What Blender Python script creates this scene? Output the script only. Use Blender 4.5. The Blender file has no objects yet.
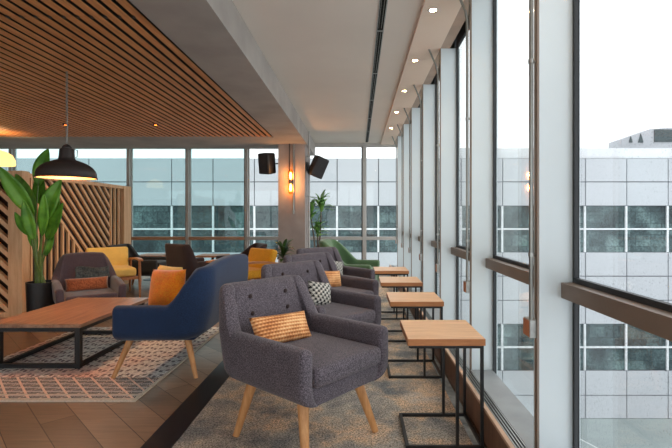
import bpy, bmesh, math, random
from mathutils import Vector, Matrix
random.seed(7)
C = bpy.context.scene.collection
PI = math.pi
F = 448.0
EYE = 1.15

# ---------------------------------------------------------------- materials
def lin(c):
    return tuple(((v/255)/12.92 if v/255 <= .04045 else ((v/255+.055)/1.055)**2.4) for v in c) + (1,)

class NT:
    def __init__(s, name):
        s.m = bpy.data.materials.new(name); s.m.use_nodes = True
        s.t = s.m.node_tree; s.n = s.t.nodes; s.l = s.t.links
        s.b = s.n['Principled BSDF']; s.out = s.n['Material Output']
    def node(s, typ, **kw):
        n = s.n.new(typ)
        for k, v in kw.items(): setattr(n, k, v)
        return n
    def put(s, sock, v):
        if hasattr(v, 'is_output') or isinstance(v, bpy.types.NodeSocket): s.l.new(v, sock)
        else: sock.default_value = v
    def M(s, op, a, b=0.0, c=None):
        n = s.node('ShaderNodeMath', operation=op)
        s.put(n.inputs[0], a); s.put(n.inputs[1], b)
        if c is not None: s.put(n.inputs[2], c)
        return n.outputs[0]
    def coord(s, scale=(1,1,1), rot=(0,0,0), loc=(0,0,0)):
        tc = s.node('ShaderNodeTexCoord'); mp = s.node('ShaderNodeMapping')
        s.l.new(tc.outputs['Object'], mp.inputs['Vector'])
        mp.inputs['Scale'].default_value = scale; mp.inputs['Rotation'].default_value = rot
        mp.inputs['Location'].default_value = loc
        return mp.outputs['Vector']
    def noise(s, vec, scale, detail=3, rough=.5):
        n = s.node('ShaderNodeTexNoise'); s.l.new(vec, n.inputs['Vector'])
        n.inputs['Scale'].default_value = scale; n.inputs['Detail'].default_value = detail
        n.inputs['Roughness'].default_value = rough
        return n.outputs['Fac']
    def ramp(s, fac, stops, interp='LINEAR'):
        n = s.node('ShaderNodeValToRGB'); s.put(n.inputs[0], fac)
        n.color_ramp.interpolation = interp
        e = n.color_ramp.elements
        while len(e) > 1: e.remove(e[-1])
        e[0].position = stops[0][0]; e[0].color = stops[0][1]
        for p, c in stops[1:]:
            x = e.new(p); x.color = c
        return n.outputs[0]
    def mix(s, fac, a, b, mode='MIX'):
        n = s.node('ShaderNodeMix', data_type='RGBA', blend_type=mode)
        s.put(n.inputs[0], fac); s.put(n.inputs[6], a); s.put(n.inputs[7], b)
        return n.outputs[2]
    def bump(s, h, strength=.3, dist=.002):
        n = s.node('ShaderNodeBump'); n.inputs['Strength'].default_value = strength
        n.inputs['Distance'].default_value = dist
        s.l.new(h, n.inputs['Height']); s.l.new(n.outputs[0], s.b.inputs['Normal'])
    def color(s, v): s.put(s.b.inputs['Base Color'], v)
    def rough(s, v): s.put(s.b.inputs['Roughness'], v)
    def metal(s, v): s.b.inputs['Metallic'].default_value = v

def plain(name, c, rough=.6, metal=0, var=.08, scale=6):
    t = NT(name); v = t.coord(); n = t.noise(v, scale, 4)
    c = lin(c); d = tuple(max(0, x*(1-var*2)) for x in c[:3])+(1,); u = tuple(min(1, x*(1+var)) for x in c[:3])+(1,)
    t.color(t.ramp(n, [(.3, d), (.7, u)])); t.rough(rough); t.metal(metal)
    return t.m

def fabric(name, c1, c2, scale=220, big=.12, rough=.92, sheen=.15):
    t = NT(name); v = t.coord()
    n = t.noise(v, scale, 2, .7); n2 = t.noise(v, 9, 3)
    col = t.ramp(n, [(.38, lin(c1)), (.62, lin(c2))])
    g = t.ramp(n2, [(.3, (1-big,)*3+(1,)), (.7, (1,1,1,1))])
    t.color(t.mix(1.0, col, g, 'MULTIPLY')); t.rough(rough)
    t.b.inputs['Sheen Weight'].default_value = sheen; t.b.inputs['Sheen Roughness'].default_value = .5
    t.bump(n, .2, .0015)
    return t.m

def wood(name, c1, c2, axis='Y', scale=5, rough=.45, stretch=12):
    t = NT(name)
    sc = [stretch]*3; sc['XYZ'.index(axis)] = 1.0
    v = t.coord(scale=tuple(sc))
    n = t.noise(v, scale*.6, 6, .62); n2 = t.noise(v, scale*3, 4, .7)
    m = t.M('ADD', t.M('MULTIPLY', n, .7), t.M('MULTIPLY', n2, .3))
    t.color(t.ramp(m, [(.34, lin(c1)), (.66, lin(c2))])); t.rough(rough)
    t.bump(n2, .12, .001)
    return t.m

def emit(name, c, s):
    t = NT(name); t.b.inputs['Base Color'].default_value = lin(c)
    t.b.inputs['Emission Color'].default_value = lin(c); t.b.inputs['Emission Strength'].default_value = s
    return t.m

def glass(name, tint=(1,1,1,1), drops=0.0, refl=1.0):
    t = NT(name)
    tr = t.node('ShaderNodeBsdfTransparent'); gl = t.node('ShaderNodeBsdfGlossy'); mx = t.node('ShaderNodeMixShader')
    gl.inputs['Roughness'].default_value = .02
    fr = t.node('ShaderNodeFresnel'); fr.inputs['IOR'].default_value = 1.45
    geo = t.node('ShaderNodeNewGeometry')
    # same reflectance from both sides of the pane
    ior = t.M('ADD', t.M('MULTIPLY', geo.outputs['Backfacing'], 1/1.45-1.45), 1.45)
    t.l.new(ior, fr.inputs['IOR'])
    t.l.new(t.M('MULTIPLY', fr.outputs[0], refl), mx.inputs[0])
    t.l.new(tr.outputs[0], mx.inputs[1]); t.l.new(gl.outputs[0], mx.inputs[2])
    if drops > 0:
        v = t.coord(); n = t.noise(v, 130, 2, .6); n2 = t.noise(v, 2.2, 2)
        th = t.M('GREATER_THAN', t.M('ADD', n, t.M('MULTIPLY', n2, .25)), .78)
        d = tuple(x*(1-drops) for x in tint[:3])+(1,)
        t.l.new(t.mix(th, tint, d), tr.inputs[0])
    else: tr.inputs[0].default_value = tint
    t.l.new(mx.outputs[0], t.out.inputs['Surface'])
    return t.m

MAT = {}
MAT['ceiling'] = plain('plaster_ceiling', (228,216,206), .9, var=.02, scale=1.5)
MAT['soffit'] = plain('soffit_plaster', (238,214,196), .8, var=.02, scale=1.5)
MAT['concrete'] = plain('concrete', (168,160,154), .75, var=.10, scale=2.2)
MAT['column'] = plain('column_concrete', (158,148,144), .8, var=.10, scale=3)
MAT['wall'] = plain('wall_plaster', (190,180,170), .85, var=.03)
MAT['black_metal'] = plain('black_metal', (22,22,24), .45, .0, var=.05)
MAT['dark_frame'] = plain('dark_gasket', (34,38,42), .5, 0, var=.05)
MAT['fin'] = plain('fin_paint', (203,213,217), .45, 0, var=.02, scale=2)
MAT['mullion'] = plain('mullion_paint', (192,188,184), .5, 0, var=.03)
MAT['bronze'] = plain('bronze_trim', (126,110,98), .45, .1, var=.06)
MAT['back_rail'] = plain('copper_rail', (196,152,122), .4, .1, var=.05)
MAT['copper'] = plain('copper_plate', (176,112,78), .4, .4, var=.1, scale=30)
MAT['steel'] = plain('brushed_steel', (150,150,145), .3, .85, var=.05, scale=20)
MAT['galv'] = plain('galvanised_box', (170,172,170), .5, .3, var=.12, scale=40)
MAT['chrome'] = plain('chrome', (175,175,172), .35, .9, var=.02)
MAT['oak_leg'] = wood('oak_leg', (186,126,74), (220,164,108), 'Z', 6, .5)
MAT['oak_top'] = wood('oak_top', (218,168,122), (250,206,160), 'X', 6, .38)
MAT['oak_edge_shade'] = wood('oak_edge_shade', (160,100,58), (200,136,86), 'X', 6, .45)  # darker oak: shade on the table edges put into the colour
MAT['table_wood'] = wood('coffee_table_wood', (132,92,68), (190,146,116), 'Y', 4, .3)
MAT['slat_wood'] = wood('ceiling_slat_wood', (180,114,64), (226,158,100), 'Y', 4, .55)
MAT['screen_wood'] = wood('screen_wood', (218,164,118), (244,200,154), 'Z', 4, .5)
MAT['screen_dark'] = wood('screen_dark_wood', (34,18,10), (52,28,18), 'Z', 4, .5)
MAT['arm_wood'] = wood('teak_arm', (160,100,60), (196,136,90), 'Y', 5, .45)
MAT['heater'] = wood('heater_wood', (96,66,50), (130,92,70), 'Z', 4, .5)
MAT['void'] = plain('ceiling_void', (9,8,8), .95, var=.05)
MAT['grey_fabric'] = fabric('grey_marl_fabric', (44,40,46), (118,108,118), 210)
MAT['mauve_fabric'] = fabric('mauve_fabric', (60,47,53), (90,74,82), 200, sheen=.3)
MAT['blue_fabric'] = fabric('navy_fabric', (12,33,62), (28,58,100), 240, sheen=.2)
MAT['green_fabric'] = fabric('green_fabric', (66,98,66), (104,134,94), 200, sheen=.3)
MAT['black_fabric'] = fabric('black_fabric', (28,30,34), (48,50,54), 200)
MAT['brown_fabric'] = fabric('dark_brown_fabric', (40,28,28), (64,48,48), 200)
MAT['yellow_fabric'] = fabric('mustard_fabric', (236,194,98), (250,216,130), 150)
MAT['amber_fabric'] = fabric('amber_fabric', (206,140,22), (240,176,44), 150)
MAT['orange_fabric'] = fabric('orange_velvet', (250,116,0), (255,156,16), 120, big=.3, sheen=.4)
MAT['rust_fabric'] = fabric('rust_velvet', (128,62,30), (190,110,66), 90, big=.3, sheen=.4)
MAT['throw_fabric'] = fabric('charcoal_throw', (52,56,56), (92,96,94), 60, big=.3)
MAT['pot'] = plain('black_pot', (24,26,28), .4, 0, var=.1)
MAT['soil'] = plain('soil', (48,36,28), .95, var=.2, scale=60)
MAT['glass'] = glass('window_glass', (.96,.98,.97,1))
MAT['glass_rain'] = glass('window_glass_rain', (.97,.98,.98,1), .2)
MAT['glass_teal'] = glass('window_glass_teal', (.74,.85,.84,1))
MAT['lamp_black'] = plain('lamp_black', (66,60,58), .5, .2, var=.1)
MAT['lamp_inner'] = plain('lamp_inner', (228,158,84), .5, 0, var=.02)
MAT['bulb'] = emit('warm_bulb', (255,176,90), 26)
MAT['downlight'] = emit('downlight_lens', (255,232,200), 14)
MAT['amber_spot'] = emit('amber_lens', (255,170,70), 5)
MAT['globe'] = emit('globe_shade', (255,206,120), 1.3)
MAT['amber_glass'] = glass('amber_glass', (1.0,.72,.42,1))

def leafmat(name, c1, c2):
    t = NT(name); v = t.coord(); n = t.noise(v, 7, 4)
    t.color(t.ramp(n, [(.3, lin(c1)), (.7, lin(c2))])); t.rough(.4)
    t.b.inputs['Transmission Weight'].default_value = 0
    return t.m
MAT['leaf'] = leafmat('leaf_green', (52,112,30), (118,180,62))
MAT['leaf_dark'] = leafmat('leaf_dark', (34,62,28), (74,104,50))
MAT['leaf_palm'] = leafmat('leaf_palm', (70,124,54), (136,178,84))
MAT['stem'] = leafmat('stem_green', (70,100,44), (110,130,66))
MAT['trunk'] = leafmat('trunk_brown', (74,56,40), (110,86,62))

def floor_mat():
    t = NT('wood_floor'); v = t.coord(rot=(0,0,math.radians(45)))
    b = t.node('ShaderNodeTexBrick'); t.l.new(v, b.inputs['Vector'])
    b.inputs['Scale'].default_value = 1; b.inputs['Brick Width'].default_value = 1.5
    b.inputs['Row Height'].default_value = .17; b.inputs['Mortar Size'].default_value = .0022
    b.inputs['Mortar Smooth'].default_value = .1; b.offset = .37; b.squash = 1
    b.inputs['Color1'].default_value = lin((122,98,80)); b.inputs['Color2'].default_value = lin((168,140,116))
    b.inputs['Mortar'].default_value = lin((64,46,36))
    v2 = t.coord(rot=(0,0,math.radians(45)), scale=(1,14,1))
    n = t.noise(v2, 3, 6, .65)
    g = t.ramp(n, [(.3, (.72,.70,.68,1)), (.7, (1.1,1.08,1.05,1))])
    t.color(t.mix(1.0, b.outputs['Color'], g, 'MULTIPLY')); t.rough(.38)
    t.bump(b.outputs['Fac'], -.2, .001)
    return t.m
MAT['floor'] = floor_mat()

def carpet_mat():
    t = NT('heathered_carpet'); v = t.coord()
    a = t.noise(v, 2.0, 5, .62); b = t.noise(v, 110, 3, .8); c = t.noise(t.coord(loc=(5,3,0)), 3.6, 4, .6)
    col = t.ramp(a, [(.34, lin((140,138,136))), (.46, lin((190,180,166))), (.55, lin((232,200,166))), (.68, lin((196,190,182)))])
    col = t.mix(t.ramp(c, [(.48,(0,0,0,1)),(.66,(1,1,1,1))]), col, lin((132,134,134)))
    g = t.ramp(b, [(.40, (.30,.30,.30,1)), (.60, (1.35,1.35,1.35,1))])
    t.color(t.mix(1.0, col, g, 'MULTIPLY')); t.rough(.95); t.bump(b, .6, .004)
    return t.m
MAT['carpet'] = carpet_mat()

def rug_mat():
    # object origin at the rug's near right corner; x negative to the left, y into the room
    t = NT('patterned_rug'); tc = t.node('ShaderNodeTexCoord'); sp = t.node('ShaderNodeSeparateXYZ')
    t.l.new(tc.outputs['Object'], sp.inputs[0]); x, y = sp.outputs[0], sp.outputs[1]
    M = t.M
    tri = M('PINGPONG', M('MULTIPLY', x, 7.0), .5)
    zig = M('FRACT', M('ADD', M('MULTIPLY', y, 9.0), M('MULTIPLY', tri, .9)))
    dash = M('GREATER_THAN', M('SINE', M('MULTIPLY', x, 150.0)), -.25)
    stripe = M('MULTIPLY', M('LESS_THAN', zig, .34), dash)
    s2 = M('MULTIPLY', M('LESS_THAN', M('FRACT', M('MULTIPLY', y, 22.0)), .35), M('GREATER_THAN', M('SINE', M('MULTIPLY', x, 95.0)), .1))
    pat = M('MAXIMUM', stripe, M('MULTIPLY', s2, .6))
    v = t.coord(); nb = t.noise(v, 1.5, 3); nf = t.noise(v, 90, 2, .8)
    base = t.ramp(nb, [(.48, lin((234,236,232))), (.64, lin((242,204,188)))])
    dark = t.ramp(nb, [(.44, lin((112,114,120))), (.68, lin((158,116,110)))])
    field = t.mix(pat, base, dark)
    # diamond lattice border along the near edge
    d1 = M('PINGPONG', M('ADD', M('MULTIPLY', x, 7.6), M('MULTIPLY', y, 7.2)), .5)
    d2 = M('PINGPONG', M('SUBTRACT', M('MULTIPLY', x, 7.6), M('MULTIPLY', y, 7.2)), .5)
    lat = M('MAXIMUM', M('LESS_THAN', d1, .075), M('LESS_THAN', d2, .03))
    inner = M('GREATER_THAN', M('SINE', M('MULTIPLY', M('ADD', d1, d2), 30.0)), .1)
    rows = M('LESS_THAN', M('FRACT', M('MULTIPLY', y, 15.0)), .3)
    bd = t.mix(M('MAXIMUM', M('MULTIPLY', inner, .65), M('MULTIPLY', rows, .7)), lin((38,34,42)), lin((226,218,212)))
    bd = t.mix(lat, bd, lin((236,206,188)))
    inb = M('LESS_THAN', y, .40)
    col = t.mix(inb, field, bd)
    edge = M('MAXIMUM', M('LESS_THAN', y, .035), M('GREATER_THAN', x, -.022))
    edge = M('MAXIMUM', edge, M('MULTIPLY', M('GREATER_THAN', y, .085), M('LESS_THAN', y, .105)))
    col = t.mix(edge, col, lin((206,196,180)))
    g = t.ramp(nf, [(.35, (.80,.80,.80,1)), (.65, (1.15,1.15,1.15,1))])
    t.color(t.mix(1.0, col, g, 'MULTIPLY')); t.rough(.95); t.bump(nf, .5, .003)
    return t.m
MAT['rug'] = rug_mat()

def woven_mat():
    t = NT('orange_woven'); tc = t.node('ShaderNodeTexCoord'); sp = t.node('ShaderNodeSeparateXYZ')
    t.l.new(tc.outputs['Object'], sp.inputs[0]); x, y = sp.outputs[0], sp.outputs[2]
    M = t.M
    row = M('FLOOR', M('MULTIPLY', y, 55.0))
    a = M('SINE', M('ADD', M('MULTIPLY', x, 330.0), M('MULTIPLY', row, PI)))
    b = M('SINE', M('MULTIPLY', y, 345.0))
    h = M('ADD', M('MULTIPLY', a, .25), M('MULTIPLY', b, .6))
    n = t.noise(t.coord(), 12, 3)
    c = t.ramp(M('ADD', M('MULTIPLY', h, .32), n), [(.22, lin((150,84,40))), (.5, lin((222,146,86))), (.8, lin((250,206,150)))])
    t.color(c); t.rough(.85); t.bump(h, .5, .003)
    return t.m
MAT['woven'] = woven_mat()

def hound_mat():
    t = NT('black_white_check'); tc = t.node('ShaderNodeTexCoord'); mp = t.node('ShaderNodeMapping')
    t.l.new(tc.outputs['Object'], mp.inputs[0]); mp.inputs['Rotation'].default_value = (0, math.radians(38), 0)
    sp = t.node('ShaderNodeSeparateXYZ'); t.l.new(mp.outputs[0], sp.inputs[0])
    M = t.M; u = M('FRACT', M('MULTIPLY', sp.outputs[0], 34.0)); w = M('FRACT', M('MULTIPLY', sp.outputs[2], 34.0))
    a = M('LESS_THAN', u, .5); b = M('LESS_THAN', w, .5)
    diag = M('LESS_THAN', M('FRACT', M('MULTIPLY', M('ADD', u, w), 2.0)), .5)
    f = M('ADD', M('MULTIPLY', a, b), M('MULTIPLY', M('ABSOLUTE', M('SUBTRACT', a, b)), diag))
    t.color(t.mix(f, lin((214,212,204)), lin((36,38,40)))); t.rough(.9)
    return t.m
MAT['hound'] = hound_mat()

MAT['facade'] = plain('facade_panel', (186,189,193), .6, 0, var=.025, scale=.4)
MAT['facade_joint'] = plain('facade_joint', (84,88,94), .8)
MAT['facade_frame'] = plain('facade_white_frame', (225,228,230), .5)
def fwin():
    t = NT('facade_glass'); v = t.coord(scale=(.55,.2,1.25))
    vo = t.node('ShaderNodeTexBrick'); t.l.new(t.coord(rot=(-PI/2,0,0)), vo.inputs['Vector']); vo.inputs['Scale'].default_value = 1
    vo.inputs['Brick Width'].default_value = .62; vo.inputs['Row Height'].default_value = .46; vo.inputs['Mortar Size'].default_value = .02; vo.offset = .3
    vo.inputs['Color1'].default_value = (0,0,0,1); vo.inputs['Color2'].default_value = (1,1,1,1); vo.inputs['Mortar'].default_value = (.1,.1,.1,1)
    sep = t.node('ShaderNodeSeparateColor'); t.l.new(vo.outputs['Color'], sep.inputs[0])
    n = t.noise(t.coord(), .8, 3, .6); n2 = t.noise(t.coord(), 11, 3, .85)
    f = t.M('ADD', t.M('MULTIPLY', sep.outputs[0], .15), t.M('MULTIPLY', n, .80))
    c = t.ramp(f, [(.30, lin((36,46,50))), (.50, lin((74,92,94))), (.74, lin((126,150,148)))])
    g = t.ramp(n2, [(.38, (.55,.55,.55,1)), (.62, (1.3,1.3,1.3,1))])
    t.color(t.mix(1, c, g, 'MULTIPLY')); t.rough(.3); t.b.inputs['Specular IOR Level'].default_value = .3
    return t.m
MAT['facade_glass'] = fwin()
MAT['paving'] = plain('pale_paving', (150,160,158), .9, var=.06, scale=.8)
MAT['roof_dark'] = plain('roof_louvre', (84,96,98), .7, var=.3, scale=25)

# ---------------------------------------------------------------- mesh helpers
def box(bm, x0, x1, y0, y1, z0, z1):
    vs = [bm.verts.new((x, y, z)) for x in (x0, x1) for y in (y0, y1) for z in (z0, z1)]
    for f in ((0,1,3,2),(4,6,7,5),(0,4,5,1),(2,3,7,6),(0,2,6,4),(1,5,7,3)):
        bm.faces.new([vs[i] for i in f])
    return vs
def BM(): return bmesh.new()
def B(*args):
    bm = BM(); box(bm, *args); return bm
def rbox(x0, x1, y0, y1, z0, z1, r=.02, seg=3):
    bm = BM(); box(bm, x0, x1, y0, y1, z0, z1)
    bmesh.ops.recalc_face_normals(bm, faces=bm.faces)
    bmesh.ops.bevel(bm, geom=list(bm.edges), offset=r, segments=seg, profile=.5, affect='EDGES')
    return bm
def tube(bm, pts, radii, n=10, caps=True, square=False):
    pts = [Vector(p) for p in pts]
    if not hasattr(radii, '__len__'): radii = [radii]*len(pts)
    rings = []
    up = None
    for i, p in enumerate(pts):
        d = (pts[min(i+1, len(pts)-1)] - pts[max(i-1, 0)]).normalized()
        if up is None:
            up = Vector((0,0,1)) if abs(d.z) < .9 else Vector((0,1,0))
        a = d.cross(up).normalized(); b = a.cross(d).normalized(); up = b
        rings.append([bm.verts.new(p + radii[i]*(math.cos(2*PI*k/n)*a + math.sin(2*PI*k/n)*b)) for k in range(n)])
    for r0, r1 in zip(rings, rings[1:]):
        for k in range(n):
            bm.faces.new((r0[k], r0[(k+1) % n], r1[(k+1) % n], r1[k]))
    if caps:
        bm.faces.new(rings[0][::-1]); bm.faces.new(rings[-1])
def lathe(bm, prof, cx=0, cy=0, n=32, caps=True):
    rings = [[bm.verts.new((cx+r*math.cos(2*PI*k/n), cy+r*math.sin(2*PI*k/n), z)) for k in range(n)] for r, z in prof]
    for r0, r1 in zip(rings, rings[1:]):
        for k in range(n): bm.faces.new((r0[k], r0[(k+1) % n], r1[(k+1) % n], r1[k]))
    if caps: bm.faces.new(rings[0][::-1]); bm.faces.new(rings[-1])
def bar(bm, p, q, w, h=None):
    """square bar from p to q"""
    h = h or w; p = Vector(p); q = Vector(q); d = (q-p).normalized()
    up = Vector((0,0,1)) if abs(d.z) < .9 else Vector((0,1,0))
    a = d.cross(up).normalized()*w/2; b = a.cross(d).normalized()*h/2
    r = [[bm.verts.new(o+s*a+t*b) for s, t in ((-1,-1),(1,-1),(1,1),(-1,1))] for o in (p, q)]
    for k in range(4): bm.faces.new((r[0][k], r[0][(k+1) % 4], r[1][(k+1) % 4], r[1][k]))
    bm.faces.new(r[0][::-1]); bm.faces.new(r[1])

def obj(name, bm, mat, parent=None, smooth=True, loc=None, rot=None, angle=40):
    me = bpy.data.meshes.new(name)
    bmesh.ops.recalc_face_normals(bm, faces=bm.faces)
    bm.to_mesh(me); bm.free()
    if smooth:
        for p in me.polygons: p.use_smooth = True
        try: me.set_sharp_from_angle(angle=math.radians(angle))
        except Exception: pass
    me.materials.append(mat)
    o = bpy.data.objects.new(name, me); C.objects.link(o)
    if parent: o.parent = parent
    if loc: o.location = loc
    if rot: o.rotation_euler = rot
    return o
def thing(name, label, cat, loc=(0,0,0), rz=0, group=None):
    o = bpy.data.objects.new(name, None); C.objects.link(o); o.empty_display_size = .1
    o.location = loc; o.rotation_euler = (0,0,rz); o['label'] = label; o['category'] = cat
    if group: o['group'] = group
    return o
def tag(o, label, cat, group=None):
    o['label'] = label; o['category'] = cat
    if group: o['group'] = group
    return o
def struct(name, bm, mat, parent=None, smooth=False):
    o = obj(name, bm, mat, parent, smooth)
    if not parent: o['kind'] = 'structure'
    return o
def copy_tree(o, parent=None):
    c = o.copy(); C.objects.link(c)
    if parent: c.parent = parent
    for ch in [x for x in bpy.data.objects if x.parent == o]: copy_tree(ch, c)
    return c
def dup(o, loc, rz, label, group=None):
    c = copy_tree(o); c.location = loc; c.rotation_euler = (0,0,rz); c['label'] = label
    if group: c['group'] = group
    return c
def smooth01(t):
    t = max(0., min(1., t)); return t*t*(3-2*t)

# ---------------------------------------------------------------- the setting
YB, XG, XI = 9.0, .855, .71         # back glazing, side glass plane, fin inner edge
ZC, ZBM = 2.63, 2.38                # white ceiling, beam underside
XL, YF = -9.0, -3.0
struct('floor', B(XL, .90, YF, YB+.1, -.2, 0), MAT['floor'])
struct('trim_1', B(-1.08, -.92, YF, YB, 0, .006), plain('dark_floor_strip', (34,32,34), .35, var=.1))
struct('trim_2', B(.575, .628, YF, YB, 0, .012), plain('pale_reflection_strip', (176,190,196), .25, var=.25, scale=14))  # pale strip paints a glossy reflection along the heater foot
tag(obj('carpet_runner', B(-.92, .575, YF+.1, 7.3, 0, .010), MAT['carpet'], smooth=False),
    'grey and tan heathered carpet under the row of grey armchairs', 'carpet')
struct('ceiling', B(-.86, .45, YF, YB, ZC, ZC+.25), MAT['ceiling'])
struct('ceiling_soffit', B(.45, .71, YF, YB, 2.60, ZC+.25), MAT['soffit'])
struct('trim_3', B(.71, .79, YF, YB, 2.60, ZC+.25), plain('window_head_trim', (176,150,132), .5))
struct('trim_4', B(.79, .90, YF, YB, 2.70, ZC+.25), MAT['dark_frame'])
bm = BM(); box(bm, -1.30, -.86, YF, YB, ZBM, 2.88)
struct('ceiling_beam', bm, MAT['concrete'])
struct('ceiling_crossbeam', B(XL, -1.30, 6.9, 8.1, ZBM, 2.88), MAT['concrete'])
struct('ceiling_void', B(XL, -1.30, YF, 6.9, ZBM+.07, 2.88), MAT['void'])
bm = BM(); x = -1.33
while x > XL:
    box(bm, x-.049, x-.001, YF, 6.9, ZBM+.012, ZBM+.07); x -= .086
struct('ceiling_slat_shade', bm, MAT['void'])  # black bodies stand in for the shaded sides of the slats
struct('ceiling_rear', B(XL, -1.30, 8.1, YB, 2.62, 2.88), MAT['ceiling'])
# slatted timber ceiling (slats run into the room)
bm = BM(); x = -1.33
while x > XL:
    y0 = YF
    for y1 in (2.752, 6.9):
        box(bm, x-.050, x, y0+.004, y1, ZBM+.005, ZBM+.012)
        y0 = y1
    x -= .086
struct('ceiling_slats', bm, MAT['slat_wood'])
bm = BM(); x = -1.33
while x > XL:
    box(bm, x-.053, x-.044, 2.740, 2.768, ZBM-.006, ZBM+.03); x -= .086
struct('ceiling_clips', bm, MAT['black_metal'])
struct('column', B(-1.345, -.893, 7.55, 8.02, 0, ZBM), MAT['column'])['kind'] = 'structure'
struct('wall_left', B(XL-.15, XL, YF, YB, 0, 2.88), MAT['wall'])

# rear wall behind the camera: glazed like the others
for i in range(8):
    x0 = XL + i*1.22; w = obj('window_%d' % (40+i), B(x0, x0+.07, YF-.06, YF+.02, 0, 2.7), MAT['mullion'], smooth=False)
    w['kind'] = 'structure'
    obj('pane', B(x0+.07, x0+1.22, YF-.03, YF-.02, .05, 2.65), MAT['glass'], w, smooth=False)

# back glazing: one window per bay
bx = [.12 - 1.178*k for k in range(-0, 9)]
edges = [.855] + bx
wn = 1
for i in range(len(edges)-1):
    xr, xl = edges[i], edges[i+1]
    right = xr > -1.3
    bm = BM()
    box(bm, xl-.028, xl+.028, YB-.06, YB+.08, .06, 2.63)
    box(bm, xl+.028, xl+.05, YB-.0, YB+.05, .06, 2.63)
    w = obj('window_%d' % wn, bm, MAT['mullion'], smooth=False); w['kind'] = 'structure'; wn += 1
    obj('window_gasket', B(xl-.05, xl-.028, YB-.02, YB+.06, .06, 2.63), MAT['dark_frame'], w, smooth=False)
    obj('window_rail', B(xl+.03, xr-.03, YB-.05, YB+.03, .69, .755), MAT['mullion'] if right else MAT['back_rail'], w, smooth=False)
    obj('window_head', B(xl, xr, YB-.04, YB+.06, 2.556, 2.63), MAT['mullion'], w, smooth=False)
    obj('window_sill', B(xl, xr, YB-.06, YB+.08, 0, .06), MAT['dark_frame'], w, smooth=False)
    obj('pane', B(xl+.05, xr-.028, YB+.01, YB+.02, .06, 2.556), MAT['glass'] if right else MAT['glass_teal'], w, smooth=False)

# side glazing: fins and panes
fy = [1.765 + 1.045*k for k in range(-4, 7)]
for k, y in enumerate(fy):
    f = struct('trim_%d' % (5+k), B(XI+.004, XG+.02, y, y+.055, .0, 2.60), MAT['fin'])
    obj('fin_edge', B(XI-.004, XI+.004, y+.0, y+.024, 0, 2.60), MAT['bronze'], f, smooth=False)
    y1 = y; y0 = fy[k-1]+.055 if k else YF
    bm = BM()
    box(bm, XG-.010, XG+.009, y1-.018, y1, .05, 2.70)
    box(bm, XG-.010, XG+.009, y0, y0+.012, .05, 2.70)
    box(bm, XG-.010, XG+.009, y0+.012, y1-.018, .892, .912)
    box(bm, XG-.010, XG+.009, y0+.012, y1-.018, 2.60, 2.70)
    box(bm, XG-.010, XG+.009, y0+.012, y1-.018, .0, .06)
    w = obj('window_%d' % wn, bm, MAT['dark_frame'], smooth=False); w['kind'] = 'structure'; wn += 1
    obj('window_rail', B(.80, XG+.03, y0, y1-.001, .832, .892), MAT['bronze'], w, smooth=False)
    obj('pane', B(XG+.004, XG+.014, y0+.012, y1-.018, .06, 2.60), MAT['glass_rain'] if y1 < 2 else MAT['glass'], w, smooth=False)
y0 = fy[-1]+.055
bm = BM(); box(bm, XG-.010, XG+.009, y0, YB-.05, 2.6, 2.7); box(bm, XG-.010, XG+.009, YB-.09, YB-.05, 0, 2.7); box(bm, XG-.010, XG+.009, y0, YB-.05, 0, .06)
w = obj('window_%d' % wn, bm, MAT['dark_frame'], smooth=False); w['kind'] = 'structure'
obj('window_rail', B(.80, XG+.03, y0, YB-.09, .832, .892), MAT['bronze'], w, smooth=False)
obj('pane', B(XG+.004, XG+.014, y0, YB-.09, .06, 2.6), MAT['glass'], w, smooth=False)

# low convector casing along the glazing
ht = thing('convector_heater', 'long low wood-fronted heater casing with slotted top grille under the side windows', 'heater', (0,0,0))
bm = BM(); y = YF+.05
while y < YB-.3:
    box(bm, .632, .645, y+.003, y+.518, .022, .185); y += .5225
obj('front_panel', bm, MAT['heater'], ht, smooth=False)
obj('casing', B(.645, .705, YF+.05, YB-.1, .013, .17), MAT['dark_frame'], ht, smooth=False)
obj('edge_trim', B(.628, .648, YF+.05, YB-.1, .185, .2), plain('pale_oak_trim', (206,170,142), .5), ht, smooth=False)
bm = BM()
for k in range(4): box(bm, .650+k*.014, .656+k*.014, YF+.05, YB-.1, .17, .2)
obj('grille', bm, MAT['steel'], ht, smooth=False)
struct('trim_40', B(.706, XG-.013, YF, YB-.1, .0, .192), plain('grey_window_sill', (150,154,156), .5))

# linear slot diffuser
sl = thing('slot_diffuser', 'long black linear slot running along the white ceiling', 'air vent', (0,0,0))
bm = BM(); box(bm, .146, .153, YF+.1, YB-.15, ZC-.006, ZC+.001); box(bm, .197, .204, YF+.1, YB-.15, ZC-.006, ZC+.001)
obj('frame', bm, MAT['galv'], sl, smooth=False)
obj('slot', B(.153, .197, YF+.1, YB-.15, ZC-.003, ZC+.0), MAT['void'], sl, smooth=False)
bm = BM(); y = 0.4
while y < 8.6:
    box(bm, .160, .163, y+.03, y+1.0, ZC-.007, ZC-.003); box(bm, .181, .184, y+.03, y+1.0, ZC-.007, ZC-.003)
    box(bm, .153, .197, y-.01, y+.015, ZC-.007, ZC-.003); y += 1.05
obj('blade', bm, MAT['steel'], sl, smooth=False)

# ---------------------------------------------------------------- lights helper
def lamp(typ, name, loc, energy, color, parent=None, **kw):
    L = bpy.data.lights.new(name, typ); L.energy = energy; L.color = color
    for k, v in kw.items(): setattr(L, k, v)
    o = bpy.data.objects.new(name, L); C.objects.link(o); o.location = loc
    if parent: o.parent = parent
    return o

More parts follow.
